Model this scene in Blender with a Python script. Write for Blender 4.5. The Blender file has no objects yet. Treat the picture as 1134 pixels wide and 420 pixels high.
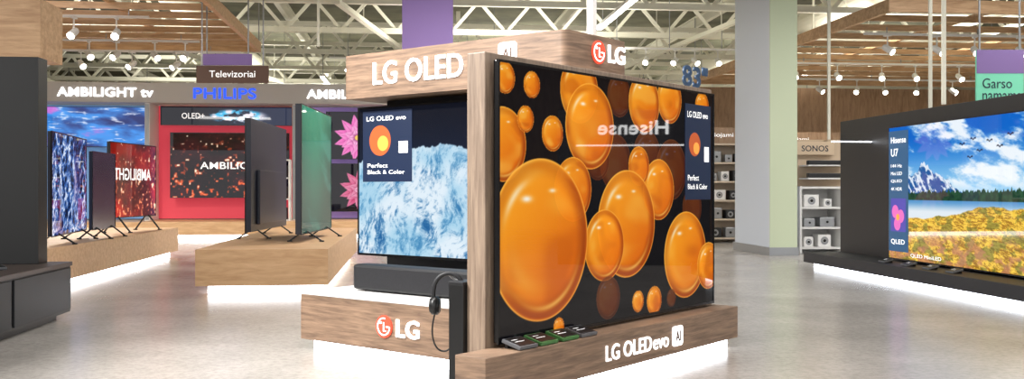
import bpy, bmesh, math, random
import numpy as np
from mathutils import Matrix, Vector
random.seed(7)
sc = bpy.context.scene
sc.view_settings.view_transform = 'Standard'
COL = sc.collection

# ------------------------------------------------------------------ helpers
def lin(c):
    c = np.asarray(c, dtype=float)/255.0
    return np.where(c <= 0.04045, c/12.92, ((c+0.055)/1.055)**2.4)
def lin1(c):
    c = np.clip(c, 0, 1)
    return np.where(c <= 0.04045, c/12.92, ((c+0.055)/1.055)**2.4)

def M(name, rgb, rough=0.5, metal=0.0, emit=None, es=1.0, noise=0.0, nscale=8):
    m = bpy.data.materials.new(name); m.use_nodes = True
    nt = m.node_tree; b = nt.nodes['Principled BSDF']
    c = (*lin(rgb), 1)
    b.inputs['Base Color'].default_value = c
    b.inputs['Roughness'].default_value = rough
    b.inputs['Metallic'].default_value = metal
    if emit is not None:
        b.inputs['Emission Color'].default_value = (*lin(emit), 1)
        b.inputs['Emission Strength'].default_value = es
    if noise > 0:
        tc = nt.nodes.new('ShaderNodeTexCoord'); n = nt.nodes.new('ShaderNodeTexNoise')
        n.inputs['Scale'].default_value = nscale; n.inputs['Detail'].default_value = 5
        r = nt.nodes.new('ShaderNodeValToRGB')
        r.color_ramp.elements[0].position = 0.3; r.color_ramp.elements[1].position = 0.7
        r.color_ramp.elements[0].color = (*(lin(rgb)*(1-noise)), 1)
        r.color_ramp.elements[1].color = (*np.clip(lin(rgb)*(1+noise), 0, 1), 1)
        nt.links.new(tc.outputs['Object'], n.inputs['Vector'])
        nt.links.new(n.outputs['Fac'], r.inputs['Fac'])
        nt.links.new(r.outputs['Color'], b.inputs['Base Color'])
    return m

def wood(name, c1, c2, sc3, rough=0.5):
    m = bpy.data.materials.new(name); m.use_nodes = True
    nt = m.node_tree; b = nt.nodes['Principled BSDF']; b.inputs['Roughness'].default_value = rough
    tc = nt.nodes.new('ShaderNodeTexCoord'); mp = nt.nodes.new('ShaderNodeMapping')
    mp.inputs['Scale'].default_value = sc3
    n = nt.nodes.new('ShaderNodeTexNoise'); n.inputs['Scale'].default_value = 3.0
    n.inputs['Detail'].default_value = 8; n.inputs['Roughness'].default_value = 0.65
    n.inputs['Distortion'].default_value = 0.5
    r = nt.nodes.new('ShaderNodeValToRGB')
    r.color_ramp.elements[0].position = 0.34; r.color_ramp.elements[1].position = 0.66
    r.color_ramp.elements[0].color = (*lin(c1), 1); r.color_ramp.elements[1].color = (*lin(c2), 1)
    nt.links.new(tc.outputs['Object'], mp.inputs['Vector']); nt.links.new(mp.outputs[0], n.inputs['Vector'])
    nt.links.new(n.outputs['Fac'], r.inputs['Fac']); nt.links.new(r.outputs['Color'], b.inputs['Base Color'])
    return m

def place(ob, parent=None, props=None):
    COL.objects.link(ob)
    if parent is not None: ob.parent = parent
    if props:
        for k, v in props.items(): ob[k] = v
    return ob

def thing(name, label, cat, loc=(0, 0, 0), ang=0.0, group=None):
    e = bpy.data.objects.new(name, None); e.empty_display_size = 0.1
    e.location = loc; e.rotation_euler = (0, 0, math.radians(ang))
    place(e); e['label'] = label; e['category'] = cat
    if group: e['group'] = group
    return e

def from_bm(bm, name, mat, parent=None, smooth=False, **props):
    me = bpy.data.meshes.new(name); bm.normal_update(); bm.to_mesh(me); bm.free()
    if mat is not None: me.materials.append(mat)
    if smooth:
        for p in me.polygons: p.use_smooth = True
    ob = bpy.data.objects.new(name, me)
    return place(ob, parent, props)

def add_box(bm, x0, x1, y0, y1, z0, z1, bevel=0.0):
    r = bmesh.ops.create_cube(bm, size=1.0)
    vs = r['verts']
    for v in vs:
        v.co = Vector((x0+(v.co.x+.5)*(x1-x0), y0+(v.co.y+.5)*(y1-y0), z0+(v.co.z+.5)*(z1-z0)))
    if bevel > 0:
        es = list(set(e for v in vs for e in v.link_edges))
        bmesh.ops.bevel(bm, geom=es, offset=bevel, segments=2, affect='EDGES', profile=0.6)

def box(parent, name, x0, x1, y0, y1, z0, z1, mat, bevel=0.003, **props):
    bm = bmesh.new(); add_box(bm, x0, x1, y0, y1, z0, z1, bevel)
    return from_bm(bm, name, mat, parent, **props)

def add_beam(bm, p, q, w, h=None):
    p = Vector(p); q = Vector(q); h = h or w
    d = (q-p); L = d.length; d.normalize()
    up = Vector((0, 0, 1)) if abs(d.z) < 0.95 else Vector((0, 1, 0))
    a = d.cross(up).normalized(); b = a.cross(d).normalized()
    r = bmesh.ops.create_cube(bm, size=1.0)
    for v in r['verts']:
        c = v.co.copy()
        v.co = p + d*((c.x+.5)*L) + a*(c.y*w) + b*(c.z*h)

def add_cyl(bm, p, q, r1, r2=None, seg=16):
    p = Vector(p); q = Vector(q); r2 = r1 if r2 is None else r2
    d = q-p; L = d.length
    rot = d.to_track_quat('Z', 'Y').to_matrix().to_4x4()
    bmesh.ops.create_cone(bm, cap_ends=True, segments=seg, radius1=r1, radius2=r2, depth=L,
                          matrix=Matrix.Translation((p+q)/2) @ rot)

def prism(parent, name, pts, z0, z1, mat, **props):
    bm = bmesh.new()
    lo = [bm.verts.new((x, y, z0)) for x, y in pts]; hi = [bm.verts.new((x, y, z1)) for x, y in pts]
    n = len(pts)
    bm.faces.new(lo[::-1]); bm.faces.new(hi)
    for i in range(n): bm.faces.new((lo[i], lo[(i+1) % n], hi[(i+1) % n], hi[i]))
    bmesh.ops.recalc_face_normals(bm, faces=bm.faces)
    return from_bm(bm, name, mat, parent, **props)

def rrect(x0, x1, y0, y1, r, seg=8):
    pts = []
    for cx, cy, a0 in ((x1-r, y0+r, -90), (x1-r, y1-r, 0), (x0+r, y1-r, 90), (x0+r, y0+r, 180)):
        for i in range(seg+1):
            a = math.radians(a0+90*i/seg); pts.append((cx+r*math.cos(a), cy+r*math.sin(a)))
    return pts

def text(parent, name, s, loc, w, h, mat, face=0.0, depth=0.004, bold=0.0, mirror=False, **props):
    cu = bpy.data.curves.new(name, 'FONT'); cu.body = s; cu.extrude = 0.5; cu.offset = bold
    cu.resolution_u = 4
    if bold > 0: cu.space_character = 1.0+bold*2.5
    ob = bpy.data.objects.new('tmp', cu); COL.objects.link(ob)
    dg = bpy.context.evaluated_depsgraph_get(); dg.update()
    me = bpy.data.meshes.new_from_object(ob.evaluated_get(dg))
    bpy.data.objects.remove(ob); bpy.data.curves.remove(cu)
    n = len(me.vertices); co = np.empty(n*3); me.vertices.foreach_get('co', co); co = co.reshape(-1, 3)
    mn = co.min(0); mx = co.max(0)
    co[:, 0] = (co[:, 0]-mn[0])/(mx[0]-mn[0])*w
    co[:, 1] = (co[:, 1]-mn[1])/(mx[1]-mn[1])*h
    co[:, 2] = (co[:, 2]-mn[2])/(mx[2]-mn[2])*depth
    if mirror: co[:, 0] = w-co[:, 0]
    me.vertices.foreach_set('co', co.ravel()); me.update()
    me.materials.clear(); me.materials.append(mat)
    for p in me.polygons: p.material_index = 0
    o = bpy.data.objects.new(name, me); o.location = loc
    o.rotation_euler = (math.radians(90), 0, math.radians(face))
    return place(o, parent, props)

def disc(parent, name, c, r, mat, face=0.0, depth=0.006, inner=0.0, a0=0, a1=360, seg=40, **props):
    bm = bmesh.new()
    full = (a1-a0) >= 360
    ns = seg if full else seg+1
    ring = []
    for i in range(ns):
        a = math.radians(a0+(a1-a0)*i/seg)
        ring.append((math.cos(a), math.sin(a)))
    if inner <= 0:
        lo = [bm.verts.new((r*x, 0, r*y)) for x, y in ring]; hi = [bm.verts.new((r*x, -depth, r*y)) for x, y in ring]
        bm.faces.new(hi); bm.faces.new(lo[::-1])
        for i in range(ns):
            j = (i+1) % ns; bm.faces.new((lo[i], lo[j], hi[j], hi[i]))
    else:
        A = [[bm.verts.new((rr*x, yy, rr*y)) for x, y in ring] for rr, yy in ((r, 0), (r, -depth), (inner, -depth), (inner, 0))]
        for k in range(4):
            P, Q = A[k], A[(k+1) % 4]
            for i in range(ns if full else ns-1):
                j = (i+1) % ns; bm.faces.new((P[i], P[j], Q[j], Q[i]))
    bmesh.ops.recalc_face_normals(bm, faces=bm.faces)
    o = from_bm(bm, name, mat, parent, **props); o.location = c; o.rotation_euler = (0, 0, math.radians(face))
    return o

# store frame (rotated 6 degrees)
SA = 6.0; CA, SN = math.cos(math.radians(SA)), math.sin(math.radians(SA))
def W(a, b, z=0): return (a*CA-b*SN, a*SN+b*CA, z)

# ------------------------------------------------------------------ materials
m_wood = wood('kiosk_oak', (98, 78, 64), (150, 123, 101), (1.5, 1.5, 22))
m_woodv = wood('kiosk_oak_vertical', (112, 94, 80), (154, 134, 116), (18, 18, 1.2))
m_oak = wood('platform_oak', (186, 144, 102), (214, 175, 133), (1.2, 8, 8))
m_canopy = wood('canopy_oak', (176, 136, 98), (212, 174, 134), (1, 6, 8))
m_wallwood = wood('wall_wood', (136, 108, 84), (172, 142, 114), (6, 6, 1))
m_black = M('matt_black', (12, 13, 15), 0.42)
m_softblack = M('soft_black', (24, 25, 29), 0.5)
m_bezel = M('bezel_black', (14, 14, 16), 0.25)
m_steelgrey = M('tv_back_grey', (36, 40, 54), 0.35)
m_white = M('white_laminate', (225, 224, 222), 0.45)
m_truss = M('truss_paint', (228, 226, 210), 0.6)
m_grey = M('grey_metal', (150, 152, 155), 0.35, 0.6)
m_led = M('led_white', (255, 255, 255), 0.5, emit=(240, 246, 255), es=7)
m_ledsoft = M('led_letter', (255, 255, 255), 0.5, emit=(255, 255, 255), es=1.6)
m_ledsign = M('led_sign', (255, 255, 255), 0.5, emit=(255, 255, 255), es=6.5)
m_ledblue = M('led_letter_blue', (10, 40, 160), 0.5, emit=(36, 84, 255), es=1.5)
m_logo = M('logo_red', (225, 70, 50), 0.4, emit=(235, 72, 45), es=0.8)
m_lamp = M('lamp_lens', (255, 255, 255), 0.5, emit=(255, 250, 235), es=16)
m_sign83 = M('sign_slate', (40, 62, 88), 0.4, emit=(60, 100, 140), es=0.15)
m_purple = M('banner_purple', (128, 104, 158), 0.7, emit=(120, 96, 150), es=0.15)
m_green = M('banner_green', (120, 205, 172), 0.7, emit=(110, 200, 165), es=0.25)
m_darktext = M('dark_text', (25, 35, 60), 0.6)
m_brown = M('sign_brown', (90, 66, 54), 0.6)
m_white_fasc = M('fascia_white', (184, 180, 180), 0.6)
m_ctext = M('card_text', (240, 240, 240), 0.6, emit=(240, 240, 240), es=0.8)
m_card = M('card_navy', (16, 30, 56), 0.4, emit=(14, 28, 54), es=0.5)
m_cardblue = M('card_blue', (30, 76, 112), 0.4, emit=(26, 70, 110), es=0.5)

def screen_mat():
    m = bpy.data.materials.new('screen_picture'); m.use_nodes = True
    nt = m.node_tree; b = nt.nodes['Principled BSDF']
    at = nt.nodes.new('ShaderNodeAttribute'); at.attribute_name = 'picture'
    b.inputs['Base Color'].default_value = (0.004, 0.004, 0.005, 1)
    b.inputs['Roughness'].default_value = 0.02
    b.inputs['Specular IOR Level'].default_value = 0.4
    nt.links.new(at.outputs['Color'], b.inputs['Emission Color'])
    b.inputs['Emission Strength'].default_value = 1.0
    return m
m_screen = screen_mat()

def sgrid(parent, name, w, h, z0, y, fn, nx, ny, gain=1.0, **props):
    xs = np.linspace(0, w, nx); zs = np.linspace(0, h, ny)
    X, Z = np.meshgrid(xs, zs)
    rgb = lin1(fn(X, Z, w, h))*gain
    n = nx*ny
    co = np.stack([X.ravel()-w/2, np.full(n, y), Z.ravel()+z0], 1)
    i = np.arange((nx-1)*(ny-1)); r = i//(nx-1); c = i % (nx-1); a = r*nx+c
    F = np.stack([a, a+1, a+nx+1, a+nx], 1)
    me = bpy.data.meshes.new(name)
    me.vertices.add(n); me.vertices.foreach_set('co', co.ravel())
    me.loops.add(len(F)*4); me.loops.foreach_set('vertex_index', F.ravel().astype(np.int32))
    me.polygons.add(len(F)); me.polygons.foreach_set('loop_start', (np.arange(len(F))*4).astype(np.int32))
    me.polygons.foreach_set('loop_total', np.full(len(F), 4, dtype=np.int32))
    me.update(calc_edges=True)
    at = me.attributes.new('picture', 'FLOAT_COLOR', 'POINT')
    full = np.ones((n, 4)); full[:, :3] = rgb.reshape(-1, 3)
    at.data.foreach_set('color', full.ravel())
    me.materials.append(m_screen)
    ob = bpy.data.objects.new(name, me)
    return place(ob, parent, props)

# ------------------------------------------------------------------ picture painters (sRGB 0..1)
def vn(X, Z, f, seed):
    g = np.random.default_rng(seed).random((64, 64))
    x = X*f; z = Z*f; xi = np.floor(x).astype(int); zi = np.floor(z).astype(int)
    fx = x-xi; fz = z-zi; fx = fx*fx*(3-2*fx); fz = fz*fz*(3-2*fz)
    G = lambda i, j: g[j % 64, i % 64]
    return (G(xi, zi)*(1-fx)+G(xi+1, zi)*fx)*(1-fz)+(G(xi, zi+1)*(1-fx)+G(xi+1, zi+1)*fx)*fz
def fbm(X, Z, f, seed, o=5, g=0.5):
    s = 0; a = 1; t = 0
    for k in range(o):
        s = s+a*vn(X, Z, f*2**k, seed+k); t += a; a *= g
    return s/t
def ridged(X, Z, f, seed, o=6, g=0.6):
    s = 0; a = 1; t = 0
    for k in range(o):
        s = s+a*(1-np.abs(2*vn(X, Z, f*2**k, seed+k)-1))**2; t += a; a *= g
    return s/t
def C(*c): return np.array(c, float)/255
def mix(a, b, t):
    t = np.clip(t, 0, 1)[..., None]; return a*(1-t)+b*t
def sm(e0, e1, x):
    t = np.clip((x-e0)/(e1-e0), 0, 1); return t*t*(3-2*t)

def tvpt(px, py, r):        # measured bubble centres -> metres on the big screen
    a = (px-567)/1090.0; s = (3.668*a+0.054)/(0.623-0.782*a); D = 3.668+0.782*s
    return s, 0.8-(py-210)*D/1090.0-0.225, r*D/1090.0
BUB = [(684, 108, 24, 1), (770, 140, 22, 1), (680, 182, 32, 1), (715, 176, 30, 1), (742, 190, 34, 1), (660, 178, 24, 1),
       (557, 88, 18, 0), (555, 162, 42, 0), (587, 96, 15, 0), (580, 134, 15, 0), (610, 150, 20, 0),
       (740, 112, 27, 0), (712, 116, 33, 0), (640, 102, 37, 0), (652, 142, 48, 0),
       (633, 212, 36, 0), (728, 212, 34, 0), (706, 186, 22, 0), (776, 120, 16, 0),
       (693, 250, 60, 0), (668, 274, 40, 0), (598, 268, 91, 0), (765, 232, 22, 1), (758, 284, 48, 0),
       (783, 296, 26, 0), (672, 332, 24, 1), (705, 336, 12, 0), (723, 335, 16, 0), (742, 332, 10, 1),
       (617, 364, 10, 0)]
def p_bubbles(X, Z, w, h):
    img = np.zeros(X.shape+(3,))+C(6, 5, 8)
    for k, (px, py, r0, dark) in enumerate(BUB):
        cx, cz, r = tvpt(px, py, r0)
        dx = (X-cx)/r; dz = (Z-cz)/r; d = np.sqrt(dx*dx+dz*dz); th = np.degrees(np.arctan2(dz, dx)) % 360
        ins = sm(1.0, 0.985, d)
        ny = np.sqrt(np.clip(1-d*d, 0, 1))
        ex = dx/(0.45+ny); ez = dz/(0.45+ny)
        sw = fbm(ex*1.0+k*3.1, ez*1.6+k, 1.3, 5+k, 2)
        base = mix(C(222, 100, 4), C(255, 164, 30), sm(-0.9, 0.8, dz*0.5-dx*0.45))
        base = mix(base, C(255, 196, 84), sm(.52, .85, sw)*.45)
        base = mix(base, C(184, 76, 2), sm(.46, .20, sw)*.4)
        base = mix(base, C(140, 50, 0), sm(0.70, 0.94, d)*sm(.99, .94, d)*(0.3+0.4*sm(-.6, .6, dx-dz)))
        base = mix(base, C(255, 196, 90), sm(0.96, 0.985, d)*0.55)
        arc = lambda r1, wd, t1, tw: np.exp(-((d-r1)/wd)**2)*np.exp(-(((th-t1+180) % 360-180)/tw)**2)
        base = mix(base, C(255, 230, 180), arc(.76, .05, 135, 22)*0.9)
        base = mix(base, C(255, 200, 100), arc(.84, .035, 290, 38)*0.7)
        base = mix(base, C(255, 190, 80), arc(.60, .12, 230, 40)*0.35)
        base = mix(base, C(255, 248, 232), np.exp(-(((dx+0.30)/0.10)**2+((dz-0.50)/0.04)**2)))
        base = mix(base, C(255, 244, 215), np.exp(-(((dx-0.22)/0.07)**2+((dz-0.60)/0.025)**2))*0.9)
        if dark: base = base*np.array([0.50, 0.40, 0.5])
        img = mix(img, base, ins*(0.95 if not dark else 0.75))
    return img

def p_ice(X, Z, w, h):
    u = X/w; v = Z/h
    a = X*1.0-Z*.35; b = Z*0.9+X*.3
    wx = fbm(X, Z, 5, 61, 4)*.3
    rd = ridged(a*1.3+wx, b*.95, 5.5, 3, 7, .7)
    n2 = fbm(a*1.6+wx, b*1.1, 22, 21, 5, 0.75)
    ridge = 0.80-0.30*np.abs(u-0.42)**1.2-0.09*fbm(X, Z*0, 9, 9, 5, .6)
    sky = mix(C(22, 52, 92), C(6, 12, 26), v)+0*X[..., None]
    t = sm(0.28, 0.56, 0.5*rd+0.5*n2)
    ice = mix(C(26, 98, 158), C(226, 240, 250), t)
    ice = mix(ice, C(110, 184, 222), sm(.40, .62, fbm(X, Z, 3, 70, 4))*.45)
    ice = mix(ice, C(236, 246, 252), sm(.07, .0, ridge-v)*.5)
    return mix(sky, ice, sm(-0.006, 0.006, ridge-v))

def p_meadow(X, Z, w, h):
    u = X/w; v = Z/h
    sky = mix(C(150, 208, 244), C(6, 100, 200), sm(0.5, .95, v))
    cl = sm(0.48, 0.66, fbm(X*0.8+Z*0.9, Z*2.0, 2.6, 44, 7, 0.6))
    img = mix(sky, C(248, 252, 255), cl*0.95*sm(.45, .6, v))
    mt = 0.50+0.22*np.clip(1-np.abs(u-.28)/.30, 0, 1)*(.6+.8*fbm(X, Z*0, 7, 51, 5, 0.6))-.03*u
    mc = mix(C(34, 92, 160), C(226, 236, 248), sm(0.42, 0.62, ridged(X*1.6+Z, Z*1.5, 7, 60)+(v-.55)*1.0))
    img = mix(img, mc, sm(0, 0.006, mt-v))
    tr = 0.475+0.05*fbm(X, Z*0, 40, 71, 3, .7)+.03*u
    img = mix(img, mix(C(12, 44, 36), C(50, 96, 60), fbm(X, Z, 30, 5, 3)), sm(0, 0.004, tr-v))
    lake = mix(C(226, 236, 242), C(84, 150, 205), sm(0.36, 0.45, v))
    img = mix(img, lake, sm(0.45, 0.445, v))
    q = 1/(1.05-v)
    g = fbm(X*q*1.0, Z*q*2.2, 22, 81, 5, 0.75)
    gr = mix(C(160, 112, 26), C(252, 210, 76), sm(0.36, 0.60, g))
    gr = mix(gr, C(90, 104, 44), sm(0.52, 0.64, fbm(X*1.2, Z*2.2, 9, 99))*0.55)
    gr = mix(gr, C(196, 128, 100), sm(0.5, 0.66, fbm(X, Z*2, 9, 131))*sm(0.3, 0.1, v)*0.7)
    sh = 0.34-0.04*fbm(X, Z*0, 6, 90)+0.09*sm(0.25, 0.75, u)
    img = mix(img, gr, sm(0, 0.01, sh-v))
    for bx, bz in ((0.55, .83), (0.62, .86), (0.66, .78), (0.72, .84), (0.78, .80), (0.6, .74), (0.84, .87)):
        dx = (u-bx)*w; dz = (v-bz)*h
        img = mix(img, C(30, 40, 70)+0*X[..., None], sm(0.008, 0.004, np.abs(dz-np.abs(np.sin(np.abs(dx)*60))*0.014+0.006))*(np.abs(dx) < 0.04))
    return img

def p_spark(c0, c1, c2, f=30, top=.95):
    def g(X, Z, w, h):
        v = Z/h
        base = mix(C(*c0), C(*c1), sm(0.3, 0.75, fbm(X, Z*1.4, 2.6, 15)))*(1-.35*v[..., None])
        nn = vn(X, Z, f, 7)*.6+vn(X, Z, f*.5, 8)*.25+vn(X, Z, f*2, 9)*.15
        t = sm(0.58, 0.76, nn); hot = sm(.74, .84, nn)
        img = mix(base, C(*c2), t*sm(top+.25, .15, v+.12*np.sin(X*5)))
        return mix(img, C(255, 240, 210), hot)
    return g
def p_grad(c0, c1, c2, f=2.0, seed=5):
    def g(X, Z, w, h):
        n = fbm(X*0.6+Z*0.5, Z*1.6, f, seed, 5)
        st = ridged(X*.5, Z*3, f*1.4, seed+9, 4)
        img = mix(mix(C(*c0), C(*c1), sm(0.25, 0.6, n)), C(*c2), sm(0.58, 0.75, n))
        return mix(img, C(240, 240, 255), sm(.62, .85, st)*.8)
    return g
def p_flower(cx, cz, r, pet, bgc):
    def g(X, Z, w, h):
        dx = X-cx*w; dz = Z-cz*h; img = np.zeros(X.shape+(3,))+C(*bgc)
        for ring, (n, ro, wd, off) in enumerate(((11, 1.0, .17, 0), (9, .78, .17, .3), (7, .55, .16, .1), (5, .34, .13, .5))):
            for k in range(n):
                a = 2*math.pi*(k+off)/n
                x1 = (dx*math.cos(a)+dz*math.sin(a))/r; y1 = (-dx*math.sin(a)+dz*math.cos(a))/r
                tt = np.clip(x1/ro, 0, 1); wv = wd*np.sin(math.pi*np.clip(tt, 0, 1)**.8)*1.1
                m = sm(0, .02, wv-np.abs(y1))*(x1 > 0)
                col = mix(C(*pet)*.45, mix(C(*pet), C(255, 220, 240), tt*.5+ring*.12), sm(0, .8, tt)+.15)
                col = mix(col, C(*pet)*.6, np.exp(-(y1/.012)**2)*.4)
                img = mix(img, col, m)
        d = np.sqrt(dx*dx+dz*dz)/r
        return mix(img, C(250, 210, 90)+0*X[..., None], sm(0.12, 0.08, d))
    return g
def p_blueice(X, Z, w, h):
    n = ridged(X*1.1+Z*.6, Z*1.4-X*.7, 7, 33, 6, 0.7); q = fbm(X, Z, 3, 12)
    img = mix(mix(C(8, 12, 40), C(50, 100, 180), sm(0.3, 0.5, n)), C(225, 235, 250), sm(0.52, 0.68, n))
    return mix(img, C(90, 50, 120), sm(.55, .7, q)*.4)
def p_teal(X, Z, w, h):
    v = Z/h; u = X/w
    img = mix(C(10, 74, 70), C(60, 172, 140), sm(0.0, 1.0, v*0.7+0.2*np.sin(u*4)))
    return mix(img, C(120, 210, 190), sm(.55, .75, fbm(X*.6+Z, Z, 2.5, 19))*.35)
def p_darkband(X, Z, w, h):
    u = X/w; v = Z/h
    img = mix(C(14, 16, 30), C(30, 40, 70), sm(0.2, 0.9, u))+0*X[..., None]
    d = np.sqrt(((u-0.58)/0.26)**2+((v-0.5)/0.45)**2)
    return mix(img, mix(C(60, 190, 240), C(250, 240, 250), sm(.45, .7, fbm(X, Z, 8, 5))), sm(1, 0.6, d)*sm(0.40, 0.55, fbm(X, Z*2, 9, 8)+0.06))

# ------------------------------------------------------------------ television builder
def tv(label, loc, ang, w, h, zb, fn=None, nx=120, ny=80, stand=True, back=m_steelgrey, gain=1.0,
       bracket=False, group=None, thick=0.03):
    t = thing('television', label, 'television', loc, ang, group)
    box(t, 'television_body', -w/2, w/2, 0.001, thick, zb, zb+h, back, 0.004)
    box(t, 'rear_housing', -w*0.36, w*0.36, thick, thick+0.03, zb+h*0.06, zb+h*0.55, back, 0.008)
    b = 0.008
    bm = bmesh.new()
    add_box(bm, -w/2-.002, w/2+.002, -0.006, 0.004, zb-0.004, zb+b)
    add_box(bm, -w/2-.002, w/2+.002, -0.006, 0.004, zb+h-b, zb+h+.002)
    add_box(bm, -w/2-.002, -w/2+b, -0.006, 0.004, zb+b, zb+h-b)
    add_box(bm, w/2-b, w/2+.002, -0.006, 0.004, zb+b, zb+h-b)
    from_bm(bm, 'bezel', m_bezel, t)
    if fn is None:
        box(t, 'screen', -w/2+b, w/2-b, -0.003, 0.0, zb+b, zb+h-b, m_bezel, 0)
    else:
        sgrid(t, 'screen', w-2*b, h-2*b, zb+b, -0.003, fn, nx, ny, gain)
    if stand:
        for sx in (-0.33, 0.33):
            bm = bmesh.new(); x = sx*w
            add_beam(bm, (x, 0.015, zb+0.03), (x, -0.13, 0.008), 0.022, 0.012)
            add_beam(bm, (x, 0.015, zb+0.03), (x, 0.15, 0.008), 0.022, 0.012)
            add_box(bm, x-.012, x+.012, -0.15, -0.11, 0.0, 0.012); add_box(bm, x-.012, x+.012, 0.13, 0.17, 0.0, 0.012)
            from_bm(bm, 'stand_leg', m_softblack, t)
    if bracket:
        box(t, 'wall_bracket', -0.2, 0.2, thick+0.03, bracket, zb+h*0.3, zb+h*0.5, m_softblack, 0.003)
    return t

# ------------------------------------------------------------------ setting
def structure(name, a0, a1, b0, b1, z0, z1, mat):
    bm = bmesh.new(); add_box(bm, a0, a1, b0, b1, z0, z1)
    o = from_bm(bm, name, mat); o.rotation_euler = (0, 0, math.radians(SA)); o['kind'] = 'structure'
    return o
def floor_mat():
    m = bpy.data.materials.new('polished_concrete'); m.use_nodes = True
    nt = m.node_tree; b = nt.nodes['Principled BSDF']
    tc = nt.nodes.new('ShaderNodeTexCoord')
    n = nt.nodes.new('ShaderNodeTexNoise'); n.inputs['Scale'].default_value = 1.1; n.inputs['Detail'].default_value = 10
    n.inputs['Roughness'].default_value = 0.65
    n2 = nt.nodes.new('ShaderNodeTexNoise'); n2.inputs['Scale'].default_value = 30; n2.inputs['Detail'].default_value = 8
    n2.inputs['Roughness'].default_value = 0.75
    r = nt.nodes.new('ShaderNodeValToRGB')
    r.color_ramp.elements[0].position = .3; r.color_ramp.elements[1].position = .72
    r.color_ramp.elements[0].color = (*lin((148, 143, 138)), 1); r.color_ramp.elements[1].color = (*lin((184, 179, 173)), 1)
    r2 = nt.nodes.new('ShaderNodeValToRGB')
    r2.color_ramp.elements[0].position = .38; r2.color_ramp.elements[1].position = .56
    r2.color_ramp.elements[0].color = (.62, .61, .60, 1); r2.color_ramp.elements[1].color = (1, 1, 1, 1)
    mx = nt.nodes.new('ShaderNodeMix'); mx.data_type = 'RGBA'; mx.blend_type = 'MULTIPLY'; mx.inputs[0].default_value = 0.6
    nt.links.new(tc.outputs['Object'], n.inputs['Vector']); nt.links.new(tc.outputs['Object'], n2.inputs['Vector'])
    nt.links.new(n.outputs['Fac'], r.inputs['Fac']); nt.links.new(r.outputs['Color'], mx.inputs[6])
    nt.links.new(n2.outputs['Fac'], r2.inputs['Fac'])
    nt.links.new(r2.outputs['Color'], mx.inputs[7]); nt.links.new(mx.outputs[2], b.inputs['Base Color'])
    b.inputs['Roughness'].default_value = 0.22; b.inputs['Specular IOR Level'].default_value = 0.55
    return m
CEIL = 4.4
structure('floor', -14, 16, -6, 34, -0.1, 0, floor_mat())
structure('ceiling', -14, 16, -6, 34, CEIL, CEIL+0.1, M('ceiling_paint', (110, 110, 90), 0.9, noise=0.4, nscale=1.5))
structure('wall_back', -14, 16, 34, 34.1, 0, CEIL, M('back_wall_paint', (150, 132, 112), 0.8, noise=0.1, nscale=2))
structure('wall_left', -14.1, -14, -6, 34, 0, CEIL, M('left_wall_paint', (130, 116, 102), 0.8, noise=0.1, nscale=2))
structure('wall_right', 16, 16.1, -6, 34, 0, CEIL, m_wallwood)

# ------------------------------------------------------------------ ceiling steel
def truss(b, z0=3.55, z1=4.1, a0=-13.5, a1=15.5, pitch=0.95):
    bm = bmesh.new()
    add_beam(bm, (a0, 0, z0), (a1, 0, z0), 0.1, 0.09); add_beam(bm, (a0, 0, z1), (a1, 0, z1), 0.1, 0.09)
    n = int((a1-a0)/pitch)
    for i in range(n):
        x = a0+i*pitch
        add_beam(bm, (x, 0, z0), (x+pitch/2, 0, z1), 0.055); add_beam(bm, (x+pitch/2, 0, z1), (x+pitch, 0, z0), 0.055)
    for x in (a0+1, (a0+a1)/2, a1-1): add_beam(bm, (x, 0, z1), (x, 0, CEIL), 0.08)
    o = from_bm(bm, 'roof_truss', m_truss); o.location = W(0, b); o.rotation_euler = (0, 0, math.radians(SA))
    o['label'] = 'white painted steel roof truss with diagonal bracing'; o['category'] = 'roof truss'; o['group'] = 'roof trusses under the ceiling'
for b in (14.5, 17.2, 19.9, 22.6, 25.3, 28, 30.7): truss(b)
for a in (-11, -8, -5.2, -2.4, 0.4, 3.2, 6.0, 8.8, 11.6, 14.4):
    bm = bmesh.new(); add_beam(bm, (0, 9, 0), (0, 33.8, 0), 0.1, 0.16)
    add_beam(bm, (0.0, 9, 0.1), (0.0, 33.8, 0.1), 0.18, 0.03)
    o = from_bm(bm, 'roof_beam', m_truss); o.location = W(a, 0, 4.28); o.rotation_euler = (0, 0, math.radians(SA))
    o['label'] = 'long white steel roof beam below the ceiling deck'; o['category'] = 'roof beam'; o['group'] = 'roof beams under the ceiling'
for i, (a0, b0, a1, b1) in enumerate(((-6, 13, -1.2, 32), (-1.0, 14, 2.6, 33), (5.2, 14, 3.6, 33), (9, 13, 7.5, 32), (-7.5, 15, -9.5, 32), (9.5, 13.5, 12, 33))):
    bm = bmesh.new(); add_beam(bm, (a0, b0, 3.44), (a1, b1, 3.44), 0.08, 0.07)
    for k in range(6):
        t = (k+.5)/6; add_beam(bm, (a0+(a1-a0)*t, b0+(b1-b0)*t, 3.48), (a0+(a1-a0)*t, b0+(b1-b0)*t, CEIL), 0.015)
    o = from_bm(bm, 'cable_tray', m_truss); o.rotation_euler = (0, 0, math.radians(SA))
    o['label'] = 'pale suspended cable tray on thin hangers'; o['category'] = 'cable tray'; o['group'] = 'cable trays below the trusses'
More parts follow.
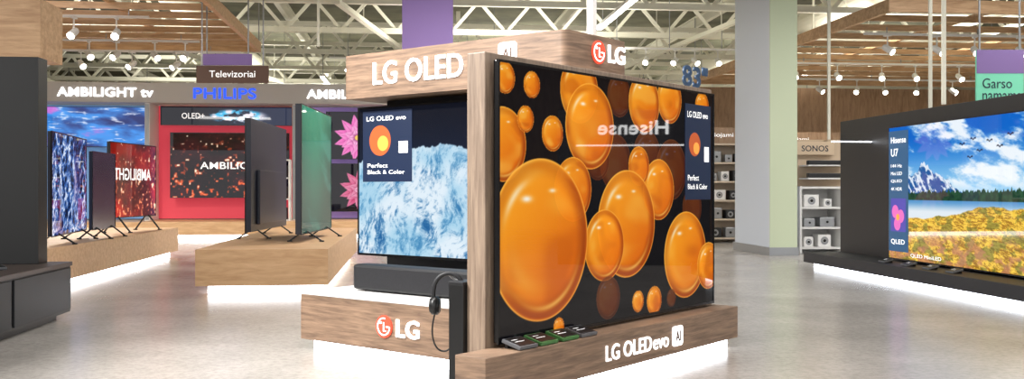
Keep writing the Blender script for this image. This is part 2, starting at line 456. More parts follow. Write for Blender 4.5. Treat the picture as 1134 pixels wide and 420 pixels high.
for a, z, r in ((-3.7, 3.85, 0.2), (7.2, 3.85, 0.2)):
    bm = bmesh.new(); add_cyl(bm, (0, 12, z), (0, 33.5, z), r, seg=20)
    for k in range(10): add_cyl(bm, (0, 13+k*2.2, z), (0, 13.06+k*2.2, z), r+0.02, seg=20)
    for k in range(5): add_beam(bm, (0, 14+k*4, z), (0, 14+k*4, CEIL), 0.02)
    o = from_bm(bm, 'ventilation_duct', m_truss, smooth=False); o.location = W(a, 0); o.rotation_euler = (0, 0, math.radians(SA))
    o['label'] = 'round white ventilation duct with ribbed joints'; o['category'] = 'air duct'
for a, b0, b1 in ((2.95, 12.2, 15.1), (1.2, 20, 24), (-1.9, 22, 26), (4.9, 24, 28), (8.6, 20, 24), (6.5, 27, 31)):
    t = thing('linear_lamp', 'long thin white linear ceiling lamp on wires', 'ceiling lamp', W(a, 0), SA, 'linear lamps below the trusses')
    box(t, 'lamp_housing', -0.05, 0.05, b0, b1, 3.30, 3.35, m_white, 0.004)
    box(t, 'lamp_diffuser', -0.04, 0.04, b0+.02, b1-.02, 3.288, 3.30, m_lamp, 0)
    for bb in (b0+.3, b1-.3): box(t, 'suspension_wire', -0.006, 0.006, bb-.006, bb+.006, 3.35, CEIL, m_grey, 0)

def spot_proto():
    bm = bmesh.new()
    add_cyl(bm, (0, 0.05, -0.20), (0, -0.09, -0.30), 0.055, 0.06, 18)
    add_cyl(bm, (0, 0.05, -0.20), (0, 0.075, -0.182), 0.055, 0.035, 18)
    me = bpy.data.meshes.new('spotlight'); bm.to_mesh(me); bm.free(); me.materials.append(m_white)
    bm = bmesh.new(); add_box(bm, -.01, .01, -.01, .01, -0.22, 0.0); add_box(bm, -.02, .02, -.07, .07, -0.02, 0.0)
    ar = bpy.data.meshes.new('arm'); bm.to_mesh(ar); bm.free(); ar.materials.append(m_white)
    bm = bmesh.new(); add_cyl(bm, (0, -0.088, -0.299), (0, -0.096, -0.305), 0.055, 0.055, 18)
    le = bpy.data.meshes.new('lens'); bm.to_mesh(le); bm.free(); le.materials.append(m_lamp)
    return me, ar, le
S_ME, S_AR, S_LE = spot_proto()
proto = bpy.data.objects.new('spotlight', S_ME); pa = bpy.data.objects.new('arm', S_AR); pl = bpy.data.objects.new('lens', S_LE)
def spot(a, b, z, ang=0, s=0.8):
    o = proto.copy(); o['label'] = 'small white adjustable track spotlight, lit'; o['category'] = 'spotlight'
    o['group'] = 'track spotlights on ceiling rails'
    o.location = W(a, b, z); o.rotation_euler = (0, 0, math.radians(SA+ang)); o.scale = (s, s, s); COL.objects.link(o)
    for p in (pa, pl):
        c = p.copy(); c.parent = o; COL.objects.link(c)
def rail(a0, a1, b, z, top=CEIL, n=5):
    t = thing('track_rail', 'white ceiling lighting track hung on thin rods', 'lighting track', W(0, 0), SA, 'lighting tracks')
    box(t, 'rail_profile', a0, a1, b-.02, b+.02, z, z+.03, m_white, 0)
    for k in (0.1, 0.5, 0.9): box(t, 'hanger_rod', a0+(a1-a0)*k-.006, a0+(a1-a0)*k+.006, b-.006, b+.006, z+.03, top, m_grey, 0)
    for i in range(n): spot(a0+(a1-a0)*(i+.5)/n+random.uniform(-.1, .1), b, z, random.uniform(-50, 50))
rail(-5.6, -3.2, 12.6, 2.92, 3.03, 4); rail(-5.6, -3.0, 14.6, 2.92, 3.03, 6)
rail(-1.5, 2.0, 19, 3.3, n=6); rail(-3.2, 0.5, 23, 3.2, n=7); rail(3.3, 5.6, 16.5, 3.2, n=5); rail(2, 7, 21.4, 3.2, n=9)
rail(0.5, 4.5, 26, 3.1, n=8); rail(6.2, 9.5, 12.9, 2.92, 3.03, 5); rail(6.2, 10.5, 16, 2.92, 3.03, 6); rail(-9.4, -4.4, 27, 3.1, n=9)
rail(6.4, 11.5, 18.3, 2.92, 3.03, 8); rail(-7.2, -2.6, 15.7, 2.92, 3.03, 7); rail(5.5, 11, 25, 3.15, n=8)

# ------------------------------------------------------------------ wooden slat canopies
def canopy(label, a0, a1, b0, b1, z, pitch, fascia=0.10):
    t = thing('slatted_canopy', label, 'ceiling canopy', W(0, 0), SA)
    for nm, (x0, x1, y0, y1) in (('front_beam', (a0, a1, b0, b0+.06)), ('rear_beam', (a0, a1, b1-.06, b1)),
                                 ('side_beam', (a0, a0+.06, b0+.06, b1-.06)), ('side_beam', (a1-.06, a1, b0+.06, b1-.06))):
        box(t, nm, x0, x1, y0, y1, z, z+fascia+0.06, m_canopy, 0.003)
    n = int((b1-b0-0.3)/pitch)
    for i in range(n):
        y = b0+pitch+i*pitch
        if y > b1-.15: break
        box(t, 'slat', a0+.06, a1-.06, y, y+0.05, z+.02, z+fascia, m_canopy, 0)
    for k in range(1, 4):
        x = a0+(a1-a0)*k/4; box(t, 'cross_rail', x-.03, x+.03, b0+.06, b1-.06, z+fascia, z+fascia+.05, m_canopy, 0)
    for aa in (a0+.03, (a0+a1)/2, a1-.03):
        for bb in (b0+.03, b1-.03): box(t, 'hanger_rod', aa-.008, aa+.008, bb-.008, bb+.008, z+fascia+.06, CEIL, m_grey, 0)
    return t
canopy('pale oak slatted ceiling canopy hung over the television bays', -7.6, -2.35, 9.5, 16.1, 3.0, 0.60)
canopy('pale oak slatted ceiling canopy hung over the audio area', 5.9, 12.5, 11.6, 20, 3.0, 0.75)
t = thing('wooden_bulkhead', 'oak veneered bulkhead box hung above the display bay', 'bulkhead', W(-4.4, 8.0, 1.83), SA)
box(t, 'bulkhead_body', -1.6, 1.55, 0, 0.5, 0, 0.46, m_canopy, 0.004)
for x in (-1.2, 1.2): box(t, 'hanger_rod', x-.01, x+.01, .24, .26, .46, CEIL-1.83, m_grey, 0)

# ------------------------------------------------------------------ KIOSK
OX, OY = -0.054, 3.668
KANG = math.degrees(math.atan2(.782, .623))
K = thing('display_kiosk', 'grey-oak wooden island display stand with lit lettering and glowing plinth', 'display stand', (OX, OY, 0), KANG)
box(K, 'screen_panel', -0.03, 1.785, 0.035, 0.125, 0.0, 1.315, m_woodv, 0.004)
bs = box(K, 'front_plinth', -0.2, 1.79, -0.11, 0.034, 0.05, 0.207, m_wood, 0.004)
box(bs, 'led_strip', -0.15, 1.74, -0.075, 0.03, 0.0, 0.05, m_led, 0)
cb = box(K, 'side_plinth', 0.374, 1.3, 0.126, 1.588, 0.05, 0.275, m_wood, 0.004)
box(cb, 'white_top', 0.372, 1.302, 0.126, 1.59, 0.275, 0.29, m_white, 0.003, label='white laminate top')
box(cb, 'led_strip', 0.42, 1.25, 0.13, 1.54, 0.0, 0.05, m_led, 0)
box(K, 'rear_panel', 0.84, 0.94, 0.126, 1.45, 0.29, 1.27, m_softblack, 0.003, label='dark mounting panel')
hd = prism(K, 'header', rrect(0.638, 1.137, 0.14, 1.568, 0.035), 1.27, 1.495, m_wood)
box(K, 'support_pole', 0.903, 0.937, 0.18, 0.214, 1.495, CEIL, m_white, 0.004, label='white square pole')
text(hd, 'lettering', 'LG OLED', (0.637, 1.335, 1.33), 0.605, 0.115, m_ledsoft, -90, 0.008, 0.006)
def ai_icon(parent, loc, s, face):
    o = prism(parent, 'icon_tile', rrect(0, s, 0, s, s*0.16), 0, 0.006, m_ledsoft)
    o.location = loc; o.rotation_euler = (math.radians(90), 0, math.radians(face))
    tt = text(o, 'icon_lettering', 'AI', (0, 0, 0), s*0.5, s*0.52, m_brown, 0, 0.002, 0.02)
    tt.rotation_euler = (0, 0, 0); tt.location = (s*0.24, s*0.24, 0.0062)
    return o
ai_icon(hd, (0.637, 0.515, 1.362), 0.105, -90)
def logo(parent, c, r, face):
    o = disc(parent, 'logo_disc', c, r, m_logo, face, 0.006)
    disc(o, 'logo_ring', (0, -0.006, 0), r*0.80, m_ledsoft, 0, 0.002, r*0.70, 75, 360)
    bm = bmesh.new()
    add_box(bm, -r*.05, r*.05, -0.008, -0.006, -r*.38, r*.40); add_box(bm, -r*.05, r*.32, -0.008, -0.006, -r*.42, -r*.32)
    add_box(bm, r*.3, r*.75, -0.008, -0.006, -r*.05, r*.05)
    from_bm(bm, 'logo_mark', m_ledsoft, o)
    disc(o, 'logo_dot', (-r*.36, -0.006, r*.34), r*.11, m_ledsoft, 0, 0.002)
logo(hd, (0.885, 0.139, 1.42), 0.053, 0)
text(hd, 'lettering', 'LG', (0.965, 0.139, 1.382), 0.14, 0.082, m_ledsoft, 0, 0.008, 0.015)
logo(cb, (0.373, 0.985, 0.163), 0.052, -90)
text(cb, 'lettering', 'LG', (0.373, 0.905, 0.122), 0.145, 0.082, m_ledsoft, -90, 0.008, 0.015)
text(bs, 'lettering', 'LG OLED', (0.565, -0.111, 0.092), 0.365, 0.066, m_ledsoft, 0, 0.004, 0.006)
text(bs, 'lettering', 'evo', (0.945, -0.111, 0.092), 0.135, 0.044, m_ledsoft, 0, 0.004, 0.0)
ai_icon(bs, (1.115, -0.111, 0.085), 0.09, 0)
text(K, 'size_numerals', '83"', (1.50, 0.05, 1.314), 0.26, 0.11, m_sign83, 0, 0.008, 0.02)

kc = lambda s, t_, z=0: (OX+.623*s-.782*t_, OY+.782*s+.623*t_, z)
TVW, TVH = 1.735, 1.06
big = tv('very large thin black television showing glossy orange bubbles', kc(TVW/2, 0.0, 0.0), KANG, TVW, TVH, 0.225,
         p_bubbles, 600, 370, stand=False, back=m_bezel, thick=0.02, gain=1.0)
big.children[1].scale = (1, 0.25, 1); big.children[1].location = (0, 0.015, 0)
m_co1 = M('card_orange', (170, 76, 30), .5, emit=(160, 72, 30), es=.6); m_co2 = M('card_orange_light', (235, 150, 60), .5, emit=(220, 140, 60), es=.6)
def info(parent, x0, z0, w, h, title):
    y = -0.0045
    c = box(parent, 'info_card', x0, x0+w, y-.002, y, z0, z0+h, m_card, 0)
    text(c, 'card_lettering', title, (x0+w*.08, y-.002, z0+h*.86), w*.8, h*.065, m_ctext, 0, .0005, .005)
    disc(c, 'card_picture', (x0+w*.36, y-.002, z0+h*.58), w*.22, m_co1, 0, .0006)
    disc(c, 'card_picture', (x0+w*.42, y-.0026, z0+h*.54), w*.11, m_co2, 0, .0006)
    bm = bmesh.new(); add_box(bm, x0+w*.74, x0+w*.92, y-.0026, y-.002, z0+h*.40, z0+h*.56)
    from_bm(bm, 'card_panel', m_ctext, c)
    text(c, 'card_lettering', 'Perfect', (x0+w*.1, y-.002, z0+h*.20), w*.42, h*.06, m_ctext, 0, .0005, .0)
    text(c, 'card_lettering', 'Black & Color', (x0+w*.1, y-.002, z0+h*.11), w*.76, h*.055, m_ctext, 0, .0005, .0)
info(big, TVW/2-0.305, 0.75, 0.265, 0.47, 'LG OLED evo')

tvc = kc(0.75, 0.871)
ice = tv('large thin black television showing an icy blue mountain', (tvc[0], tvc[1], 0), KANG-90, 1.40, 0.775, 0.457, p_ice, 460, 260,
         stand=False, back=m_bezel, thick=0.03, bracket=0.085)
info(ice, -0.66, 0.84, 0.36, 0.37, 'LG OLED evo')
sb = thing('soundbar', 'long dark fabric-covered soundbar on the white plinth top', 'soundbar', (*kc(0.60, 0.80)[:2], 0.29), KANG-90)
box(sb, 'soundbar_body', -0.60, 0.60, -0.05, 0.06, 0.006, 0.135, m_softblack, 0.02)
box(sb, 'grille', -0.58, 0.58, -0.053, -0.049, 0.02, 0.12, M('grille_cloth', (24, 24, 28), 0.9, noise=0.3, nscale=200), 0.001)
for x in (-.5, .5): box(sb, 'foot', x-.03, x+.03, -.03, .03, 0, .007, m_black, 0)
bp = thing('black_pedestal', 'slim matt black box standing against the oak panel edge', 'pedestal', kc(0, 0), KANG)
box(bp, 'pedestal_body', -0.05, 0.365, 0.127, 0.2, 0.0, 0.44, m_black, 0.003)
box(bp, 'pedestal_cap', -0.052, 0.367, 0.1265, 0.202, 0.44, 0.45, m_softblack, 0.002)
hp = thing('headphones', 'black over-ear headphones with a dangling cable hung on the black box', 'headphones', (*kc(-0.01, 0.235)[:2], 0.30), KANG-60)
def curve_mesh(parent, name, pts, r, mat):
    cu = bpy.data.curves.new(name, 'CURVE'); cu.dimensions = '3D'; cu.bevel_depth = r; cu.bevel_resolution = 2; cu.use_fill_caps = True
    sp = cu.splines.new('NURBS'); sp.points.add(len(pts)-1); sp.use_endpoint_u = True; sp.order_u = 3
    for i, p in enumerate(pts): sp.points[i].co = (*p, 1)
    ob = bpy.data.objects.new('tmp', cu); COL.objects.link(ob); dg = bpy.context.evaluated_depsgraph_get(); dg.update()
    me = bpy.data.meshes.new_from_object(ob.evaluated_get(dg)); bpy.data.objects.remove(ob)
    me.materials.clear(); me.materials.append(mat)
    for p in me.polygons: p.use_smooth = True
    return place(bpy.data.objects.new(name, me), parent)
curve_mesh(hp, 'headband', [(-.06, 0, .06), (-.065, 0, .11), (-.045, 0, .16), (0, 0, .18), (.045, 0, .16), (.065, 0, .11), (.06, 0, .06)], 0.009, m_softblack)
for x in (-.055, .055):
    bm = bmesh.new(); add_cyl(bm, (x-.018, 0, .05), (x+.018, 0, .05), .036, .036, 24)
    bmesh.ops.bevel(bm, geom=[e for e in bm.edges if e.calc_face_angle(0) > 0.8], offset=0.007, segments=3, affect='EDGES')
    from_bm(bm, 'ear_cup', m_black, hp, smooth=True)
curve_mesh(hp, 'cable', [(-.055, 0, .02), (-.07, -.01, -.04), (-.05, -.01, -.12), (0, 0, -.13), (.03, 0, -.06), (.01, 0, 0.02), (.04, 0, .1)], 0.0035, m_black)
curve_mesh(hp, 'hook', [(0, .0, .17), (0, .02, .165), (0.02, .03, .145), (.06, .03, .14)], 0.004, m_grey)

def tagset(positions, group, label, ang, frames):
    for i, (x, y, z) in enumerate(positions):
        t = thing('price_display', label, 'price display', (x, y, z), ang, group)
        bm = bmesh.new(); add_box(bm, -.055, .055, -.045, .045, 0, .014, .003)
        o = from_bm(bm, 'display_housing', frames[i], t); o.rotation_euler = (math.radians(14), 0, 0); o.location = (0, 0, .012)
        bm = bmesh.new(); add_box(bm, -.047, .047, -.037, .037, .014, .0155)
        o = from_bm(bm, 'display_glass', m_black, t); o.rotation_euler = (math.radians(14), 0, 0); o.location = (0, 0, .012)
        for k in range(2):
            bm = bmesh.new(); add_box(bm, -.035, .02-.02*k, -.003+.018*k, -.001+.018*k, .0155, .0162)
            q = from_bm(bm, 'display_text_bar', m_ctext, t); q.rotation_euler = (math.radians(14), 0, 0); q.location = (0, 0, .012)
        box(t, 'rear_foot', -.04, .04, .025, .04, 0, .02, m_black, 0.001)
mg1 = M('tag_green', (60, 110, 56), .5); mg2 = M('tag_grey', (84, 86, 90), .4)
tagset([(*kc(s, -0.058)[:2], .207) for s in (0.06, 0.19, 0.33, 0.46)], 'price displays on the oak plinth',
       'small tilted black price display lying on the oak plinth', KANG, [mg2, mg1, mg1, mg2])

# ------------------------------------------------------------------ oak platforms
def platform(label, a0, a1, b0, b1, z1, mat, zb=0.06):
    t = thing('display_platform', label, 'display platform', W(0, 0), SA)
    box(t, 'platform_body', a0, a1, b0, b1, zb, z1, mat, 0.004)
    box(t, 'led_plinth', a0+.08, a1-.08, b0+.08, b1-.08, 0, zb, m_led, 0)
    return t
platform('long low light-oak platform with white glow beneath', -4.6, -2.78, 7.4, 12.3, 0.34, m_oak)
platform('low light-oak platform with white glow beneath, carrying televisions', -1.62, -0.62, 7.72, 12.0, 0.34, m_oak)
def cen(x0, y0, th, w): return (x0+math.cos(math.radians(th))*w/2, y0+math.sin(math.radians(th))*w/2)
x, y = cen(-3.73, 7.97, 103, 1.43)
tv('television on feet showing a blue and white crystalline picture', (x, y, .34), 103, 1.43, .86, .075, p_blueice, 200, 120)
x, y = cen(-3.83, 8.98, 98, .8)
tv('black switched-off television on feet on the oak platform', (x, y, .34), 98, .8, .72, .09, None)
x, y = cen(-4.17, 10.2, 88, 1.2)
t = tv('television on feet showing red sparkling lights with painted reflection of lettering', (x, y, .34), 88, 1.2, .80, .16, p_spark((80, 8, 10), (220, 30, 20), (255, 150, 100), 34), 200, 140)
text(t, 'screen_lettering', 'AMBILIGHT', (-.5, -.0045, .56), .95, .13, m_ctext, 0, .001, .01, mirror=True)  # mirrored reflection of lettering, painted on the screen as glowing letters
x, y = cen(-2.4, 8.86, 92.6, 1.74)
tv('large slim television seen from its dark grey back, on feet', (x, y, .34), -87.4, 1.74, 1.03, .075, p_teal, 40, 30, thick=.05)
x, y = cen(-1.80, 8.4, 90.8, 1.5)
tv('large slim television on feet showing a plain teal green picture', (x, y, .34), 90.8, 1.5, 1.12, .075, p_teal, 100, 80, thick=.05, gain=.8)

# ------------------------------------------------------------------ television wall
m_coral = M('coral_painted_glow', (200, 70, 80), .7, emit=(225, 70, 90), es=.45)  # red television backlight glow put into panel colour and emission
m_cyan = M('cool_painted_glow', (120, 160, 205), .7, emit=(110, 160, 220), es=.35)  # cool glow behind the televisions, put into colour and emission
m_lil = M('lilac_painted_glow', (150, 130, 185), .7, emit=(150, 120, 190), es=.3)  # lilac glow, likewise put into colour and emission
PW = thing('television_wall', 'white television wall with coloured glow painted on bay panels', 'television wall', W(0, 0), SA)  # wall behind the televisions, carrying the bay panels
box(PW, 'rear_board', -6.6, .6, 17.56, 17.7, 0, 2.57, m_white_fasc, 0)
box(PW, 'bay_panel', -6.5, -4.36, 17.5, 17.56, .3, 2.24, m_cyan, 0, label='back panel with painted cool blue glow')
box(PW, 'bay_panel', -4.28, -1.95, 17.5, 17.56, .3, 2.24, m_coral, 0, label='back panel with painted coral red glow')
box(PW, 'bay_panel', -1.87, 0.5, 17.5, 17.56, .3, 2.24, m_lil, 0, label='back panel with painted lilac glow')
for i, a in enumerate((-6.6, -4.36, -1.95, .5)):
    t = thing('bay_divider', 'white upright divider between television bays', 'divider', W(a, 16.9, .28), SA, 'bay dividers of the television backdrop')
    box(t, 'divider_board', 0, .08, 0, .6, 0, 1.96, m_white, .003); box(t, 'divider_edge', .01, .07, -.012, 0, 0.02, 1.94, m_grey, .002)
t = thing('fascia_board', 'pale wall fascia with white and blue lit brand lettering', 'fascia', W(0, 0), SA)
fa = box(t, 'fascia_body', -6.6, 0.6, 16.8, 17.2, 2.24, 2.57, m_white_fasc, .004)
t = thing('display_platform', 'long low oak plinth with white glow under the television wall', 'display platform', W(0, 0), SA)
pb = box(t, 'platform_body', -6.6, .6, 16.2, 17.55, .07, .28, m_oak, .004)
box(t, 'led_plinth', -6.5, .5, 16.3, 17.5, 0, .07, m_led, 0)
m_ledf = M('led_letter_bright', (255, 255, 255), .5, emit=(255, 255, 255), es=3)
text(fa, 'lettering', 'AMBILIGHT tv', (-5.72, 16.799, 2.33), 1.52, .15, m_ledf, 0, .01, .012)
text(fa, 'lettering', 'PHILIPS', (-3.55, 16.799, 2.31), 1.02, .18, m_ledblue, 0, .01, .012)
text(fa, 'lettering', 'AMBILIGHT tv', (-1.70, 16.799, 2.33), 1.52, .15, m_ledf, 0, .01, .012)
def wallscreen(label, a0, a1, z0, z1, fn, nx=120, ny=60, b=17.3):
    p = W((a0+a1)/2, b)
    return tv(label, (p[0], p[1], 0), SA, a1-a0, z1-z0, z0, fn, nx, ny, stand=False, back=m_bezel, bracket=17.5-b, thick=.03)
t = wallscreen('wide wall display with blue and violet moving lights', -6.1, -4.42, 1.52, 2.2, p_grad((20, 40, 110), (60, 150, 240), (200, 120, 220), 3, 17), 160, 80)
t = wallscreen('wide dark wall display strip with a glowing picture', -4.2, -2.0, 1.90, 2.22, p_darkband, 160, 50)
text(t, 'screen_lettering', 'OLED+', (-.75, -.0045, 2.01), .38, .1, m_ctext, 0, .001, .01)
t = wallscreen('large wall television with red and orange sparks, lit lettering', -4.03, -2.04, .66, 1.77, p_spark((8, 6, 18), (60, 12, 28), (255, 100, 44), 22, .95), 280, 160, 17.25)
text(t, 'screen_lettering', 'AMBILIGHT', (-.5, -.0045, 1.15), 1.1, .12, m_ctext, 0, .001, .01)
wallscreen('wall television with a pink lotus flower', -1.42, 0.1, 1.33, 2.15, p_flower(.35, .45, .42, (235, 60, 170), (14, 10, 26)), 160, 90)
wallscreen('wall television with a deep pink flower on black', -1.42, 0.1, .42, 1.25, p_flower(.4, .45, .4, (200, 36, 90), (10, 8, 20)), 160, 90)
sh = thing('wall_shelf', 'narrow white shelf stack with dividers beside the bay', 'shelf', W(-2.28, 16.62, .28), SA)
for z in (0, .35, .7, 1.0): box(sh, 'shelf_board', 0, .32, 0, .27, z, z+.02, m_white, .001)
for x in (0, .3): box(sh, 'side_board', x, x+.02, 0, .27, .02, 1.0, m_white, .001)
def speaker(loc, ang, w, d, h, mat, group):
    t = thing('speaker', 'small boxy speaker with round cone', 'speaker', loc, ang, group)
    box(t, 'cabinet', -w/2, w/2, 0, d, 0, h, mat, min(.01, h*.1))
    r = min(w, h)*.32
    disc(t, 'cone', (0, -.0005, h*.5), r, m_grey, 0, .004, r*.5)
    disc(t, 'cone_cap', (0, -.0005, h*.5), r*.4, m_black, 0, .006)
for i, z in enumerate((.02, .37, .72)):
    speaker(W(-2.12, 16.68, .28+z), SA, .22, .15, .2, m_softblack, 'speakers on the wall shelf')

# ------------------------------------------------------------------ dark cabinet on the near side
DC = thing('display_cabinet', 'black display cabinet with tall back panel and brown-edged low counter', 'cabinet', W(0, 0), SA)
box(DC, 'counter_body', -3.4, -2.1, 3.6, 6.4, .04, .325, m_black, .003)
box(DC, 'counter_top', -3.41, -2.09, 3.59, 6.41, .325, .35, M('dark_brown_top', (58, 48, 44), .4), .002)
box(DC, 'kick_plinth', -3.3, -2.15, 3.7, 6.3, 0, .04, m_black, 0)
box(DC, 'tall_panel', -3.6, -2.22, 6.2, 6.35, .35, 1.6, m_black, .003)
for k in range(3): box(DC, 'cabinet_door', -2.1, -2.09, 3.66+k*.92, 4.54+k*.92, .06, .315, m_softblack, .003)
tagset([W(-2.3, 5.75, .35)], 'price display on the dark counter', 'small tilted black price display on the dark counter', 60, [mg2])

# ------------------------------------------------------------------ right display
RD = thing('display_platform', 'low black platform with tall black back panel and white glow beneath', 'display platform', W(0, 0), SA)
box(RD, 'platform_body', 4.1, 5.2, 5.9, 9.9, .045, .15, m_softblack, .004)
box(RD, 'led_plinth', 4.17, 5.1, 6.0, 9.8, 0, .045, m_led, 0)
box(RD, 'back_panel', 4.5, 4.62, 5.9, 9.9, .15, 1.51, m_black, .003)
box(RD, 'emissive_bar', 4.10, 4.6, 9.2, 9.22, 1.262, 1.272, m_led, 0)  # thin white emissive bar reaching out from the back panel
p = W(4.40, 7.55)
t = tv('huge television showing a golden meadow, lake and blue sky', (p[0], p[1], 0), SA-90, 2.2, 1.2, .17, p_meadow, 560, 300, stand=False, back=m_bezel, bracket=.095)
y = -.0045
c = box(t, 'info_card', -1.09, -.74, y-.002, y, .24, 1.33, m_cardblue, 0)
text(c, 'card_lettering', 'Hisense', (-1.05, y-.002, 1.22), .27, .055, m_ctext, 0, .0005, .01)
text(c, 'card_lettering', 'U7', (-1.05, y-.002, 1.10), .13, .07, m_ctext, 0, .0005, .01)
for i in range(4): text(c, 'card_lettering', ('144 Hz', 'Mini LED', 'QLED', '4K HDR')[i], (-1.05, y-.002, 1.0-i*.07), .2, .03, m_ctext, 0, .0005, .0)
m_cp = M('card_pink', (200, 100, 170), .5, emit=(180, 80, 150), es=.6); m_cq = M('card_violet', (70, 60, 150), .5, emit=(60, 60, 140), es=.6)
bm = bmesh.new(); add_box(bm, -1.05, -.78, y-.0024, y-.002, .42, .72); from_bm(bm, 'card_panel', m_cq, c)
for i, (cx_, cz_) in enumerate(((-.97, .60), (-.87, .56), (-.93, .49))): disc(c, 'card_picture', (cx_, y-.0024-.0006*i, cz_), .06, m_cp, 0, .0006)
disc(c, 'card_picture', (-.92, y-.0044, .55), .03, m_co2, 0, .0006)
text(c, 'card_lettering', 'QLED', (-1.05, y-.002, .30), .25, .05, m_ctext, 0, .0005, .01)
text(t, 'screen_lettering', 'QLED MiniLED', (-.70, y, .20), .5, .035, m_ctext, 0, .0005, .0)
tagset([W(4.22, b_, .15) for b_ in (8.35, 7.95, 7.6, 7.25)], 'price displays on the black platform', 'small tilted price display on the black platform', SA-90, [mg2]*4)
sg = thing('brand_sign', 'black free-standing sign with white lit lettering', 'sign', (6.22, 6.47, 0), 0)
sg.rotation_euler = (0, 0, math.atan2(-.947, .343))
box(sg, 'sign_board', -.8, .8, 0, .06, 0, 1.65, m_black, .004)
text(sg, 'lettering', 'Hisense', (-.37, -.001, 1.38), .74, .15, m_ledsign, 0, .01, .02)
box(sg, 'light_line', -.6, .6, -.02, 0, 1.26, 1.275, m_ledsign, 0)

# ------------------------------------------------------------------ column
cl = thing('column', 'rectangular column, grey side and green-tinted front, steel skirting', 'column', W(0, 0), SA)
box(cl, 'column_shaft', 4.35, 4.67, 11.51, 12.8, 0, CEIL, M('column_grey', (184, 190, 200), .6), 0)
box(cl, 'front_face', 4.34, 4.68, 11.49, 11.51, 0.1, CEIL, M('column_green', (190, 200, 172), .6), 0, label='green-tinted front face')  # thin front sheet with a greener tint than the shaft
box(cl, 'skirting', 4.325, 4.695, 11.475, 12.82, 0, .1, m_grey, .003)

# ------------------------------------------------------------------ audio shelves
def shelf_unit(label, a, b, w, h, nsh, matb=m_white, d=.4):
    t = thing('shelf_unit', label, 'shelf unit', W(a, b), SA)
    for x in (0, w-.03): box(t, 'side_board', x, x+.03, 0, d, 0, h, matb, .002)
    box(t, 'rear_board', .03, w-.03, d-.02, d, 0.0, h, matb, 0)
    for k in range(nsh+1):
        z = .05+(h-.08)*k/nsh; box(t, 'shelf_board', .03, w-.03, .0, d-.02, z, z+.025, matb, .001)
    return t
def fill(a, b, w, h, nsh, grp, mats):
    for k in range(nsh):
        z = .05+(h-.08)*k/nsh+.025; hh = (h-.08)/nsh*.62; x = .08
        while x < w-.22:
            ww = random.uniform(.1, .2)
            p = W(a+x+ww/2, b+.06, z); speaker(p, SA, ww, .18, hh*random.uniform(.6, 1), random.choice(mats), grp); x += ww+.06
mm = [m_softblack, m_white, m_grey]
shelf_unit('white low shelf unit with small audio devices', 4.88, 11.9, .56, .84, 3); fill(4.88, 11.9, .56, .84, 3, 'audio devices on the low white shelf', mm)
st = thing('brand_display', 'oak-topped speaker display with beige lettered header', 'display stand', W(5.04, 12.36), SA)
box(st, 'back_board', 0, .62, 0, .05, 0, 1.45, M('beige_board', (198, 176, 150), .6), .002)
hb = box(st, 'header_board', -.06, .46, -.08, 0, 1.25, 1.42, M('header_beige', (214, 190, 160), .6), .002)
text(hb, 'lettering', 'SONOS', (.02, -.081, 1.295), .36, .075, m_darktext, 0, .002, .01)
box(st, 'shelf_board', 0.02, .6, -.3, 0, .93, .95, m_white, .001); box(st, 'shelf_board', 0.02, .6, -.3, 0, 1.1, 1.115, m_white, .001)
for z in (.95, 1.115):
    p = W(5.30, 12.14, z); q = thing('soundbar', 'short black soundbar on a white shelf', 'soundbar', p, SA, 'short soundbars on the speaker display')
    box(q, 'soundbar_body', -.22, .22, -.04, .04, 0, .06, m_softblack, .01); box(q, 'grille', -.21, .21, -.043, -.039, .01, .05, m_black, 0)
m_shb = M('shelf_beige', (206, 190, 170), .6)
for i, (a, b) in enumerate(((4.25, 14.4), (5.9, 15.5), (2.9, 17.5), (7.3, 15.6), (4.4, 17.5))):
    shelf_unit('tall beige store shelf unit with electronics boxes', a, b, 1.2, 1.5, 5, matb=m_shb)
    fill(a, b, 1.2, 1.5, 5, 'audio devices on the tall beige shelves', mm)
    s = thing('shelf_sign', 'oak header sign with small pale lettering above shelves', 'sign', W(a, b, 1.5), SA, 'shelf header signs')
    box(s, 'sign_board', 0, 1.2, 0.1, .16, 0, .24, m_wallwood, .002); text(s, 'lettering', 'Nešiojami', (.15, .099, .08), .5, .08, m_ctext, 0, .002, 0)
pt = thing('wood_partition', 'tall wood-clad partition with pale lower panels', 'partition', W(0, 0), SA)
box(pt, 'lower_panel', 5.4, 15.5, 20.6, 20.7, 0, 1.6, M('pale_panel', (188, 180, 172), .7), 0)
box(pt, 'upper_cladding', 5.4, 15.5, 20.55, 20.7, 1.6, 3.0, m_wallwood, 0)
pt2 = thing('wood_partition', 'long beige rear partition with wood header', 'partition', W(0, 0), SA)
box(pt2, 'lower_panel', -2, 5.2, 24, 24.1, 0, 2.0, M('pale_panel_b', (176, 166, 158), .7), 0)
box(pt2, 'upper_cladding', -2, 5.2, 23.95, 24.1, 2.0, 2.7, m_wallwood, 0)

# ------------------------------------------------------------------ hanging signs
def banner(label, X0, X1, Y, z0, z1, mat, name='hanging_banner'):
    t = thing(name, label, 'hanging sign', ((X0+X1)/2, Y, z0), 0)
    w = (X1-X0)/2
    box(t, 'banner_panel', -w, w, 0, .03, 0, z1-z0, mat, .002)
    for x in (-w*.85, w*.85): box(t, 'hanger_rod', x-.008, x+.008, .008, .022, z1-z0, CEIL-z0, m_grey, 0)
    return t
banner('plain violet hanging banner on two rods', -1.34, -.72, 12, 2.47, 3.2, m_purple)
t = banner('brown hanging category sign with small white lettering', -3.85, -2.97, 12, 2.10, 2.31, m_brown)
text(t, 'lettering', 'Televizoriai', (-.28, -.001, .07), .56, .08, m_ctext, 0, .002, 0)
banner('greyish violet hanging panel above the brown sign', -3.8, -3.2, 12.1, 2.33, 2.47, m_purple)
t = banner('mint green hanging banner with violet top and dark lettering', 4.72, 5.2, 10, 1.58, 2.22, m_green)
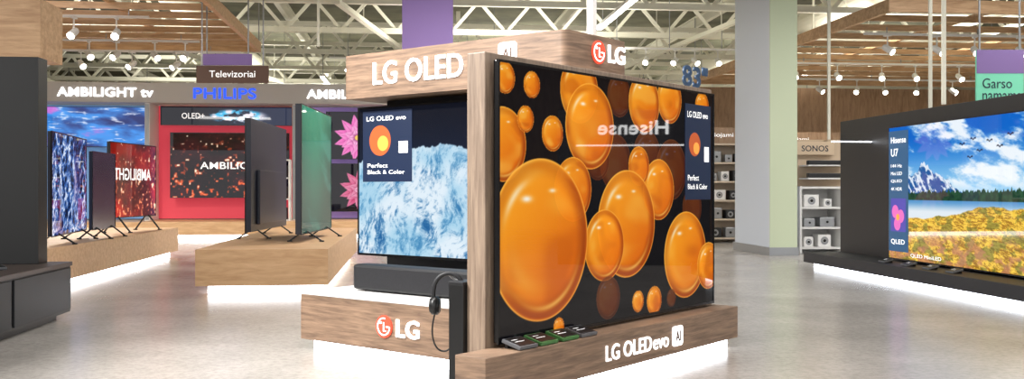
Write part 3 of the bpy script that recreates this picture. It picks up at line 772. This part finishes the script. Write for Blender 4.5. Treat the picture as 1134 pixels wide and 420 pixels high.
box(t, 'violet_band', -.24, .24, -.002, 0, .40, .64, m_purple, 0)
text(t, 'lettering', 'Garso', (-.18, -.001, .25), .30, .10, m_darktext, 0, .002, 0.0)
text(t, 'lettering', 'namams', (-.18, -.001, .12), .39, .08, m_darktext, 0, .002, 0.0)
for X, Y, z0, w in ((-2.4, 12.2, 2.57, .03), (4.12, 12.8, 1.45, .035), (4.25, 10.0, 1.51, .03), (4.9, 16.0, 3.0, .03), (3.45, 8.8, 1.53, .03)):
    if X == 3.45: X, Y = W(4.56, 8.0)[:2]
    r = thing('hanging_rod', 'thin pale vertical metal rod reaching the ceiling', 'metal rod', (X, Y, 0), 0, 'thin vertical rods')
    box(r, 'rod', -w/2, w/2, -w/2, w/2, z0, CEIL, m_truss, 0); box(r, 'ceiling_plate', -.06, .06, -.06, .06, CEIL-.012, CEIL, m_grey, 0)

# ------------------------------------------------------------------ lights
def area(loc, size, power, col=(1, .975, .95), rot=(0, 0, 0)):
    l = bpy.data.lights.new('unseen_area_light', 'AREA'); l.shape = 'RECTANGLE'; l.size = size[0]; l.size_y = size[1]
    l.energy = power; l.color = col; o = bpy.data.objects.new('unseen_area_light', l); o.location = loc; o.rotation_euler = rot; COL.objects.link(o)
for X in (-6, 0, 6):
    for Y in (-2, 4, 10): area((X, Y, 3.35), (2.5, 1.2), 175)
for X in (-7, 0, 7):
    for Y in (16, 23, 29): area((X, Y, 3.1), (4, 2), 150, (1, .96, .86), rot=(math.pi, 0, 0))  # unseen upward area lights, added to brighten ceiling and trusses
def spotl(loc, power, size=130, tgt=None, blend=.7, r=.1, col=(1, .95, .86)):
    l = bpy.data.lights.new('spot_light', 'SPOT'); l.energy = power; l.spot_size = math.radians(size); l.spot_blend = blend; l.shadow_soft_size = r; l.color = col
    o = bpy.data.objects.new('spot_light', l); o.location = loc; COL.objects.link(o)
    if tgt is not None: o.rotation_euler = (Vector(tgt)-Vector(loc)).to_track_quat('-Z', 'Y').to_euler()
for X, Y in ((-6, 13), (-1, 15), (4, 16), (9, 15), (-3, 22), (3, 22), (9, 19), (0, 28), (7, 28), (-8, 27)): spotl((X, Y, 2.95), 520, 150)
spotl((-3.2, 3.0, 3.3), 1500, 80, (1.6, 4.6, 0.0), r=.08, col=(1, .98, .95))
w = bpy.data.worlds.new('World'); sc.world = w; w.use_nodes = True
w.node_tree.nodes['Background'].inputs[0].default_value = (1, .985, .965, 1); w.node_tree.nodes['Background'].inputs[1].default_value = 1.55
for o_ in (proto, pa, pl): bpy.data.objects.remove(o_)

# ------------------------------------------------------------------ camera
cam = bpy.data.cameras.new('camera'); cam.sensor_width = 36; cam.lens = 36*1090/1134
co = bpy.data.objects.new('camera', cam); co.location = (0, 0, .8); co.rotation_euler = (math.radians(90), 0, 0); COL.objects.link(co)
sc.camera = co
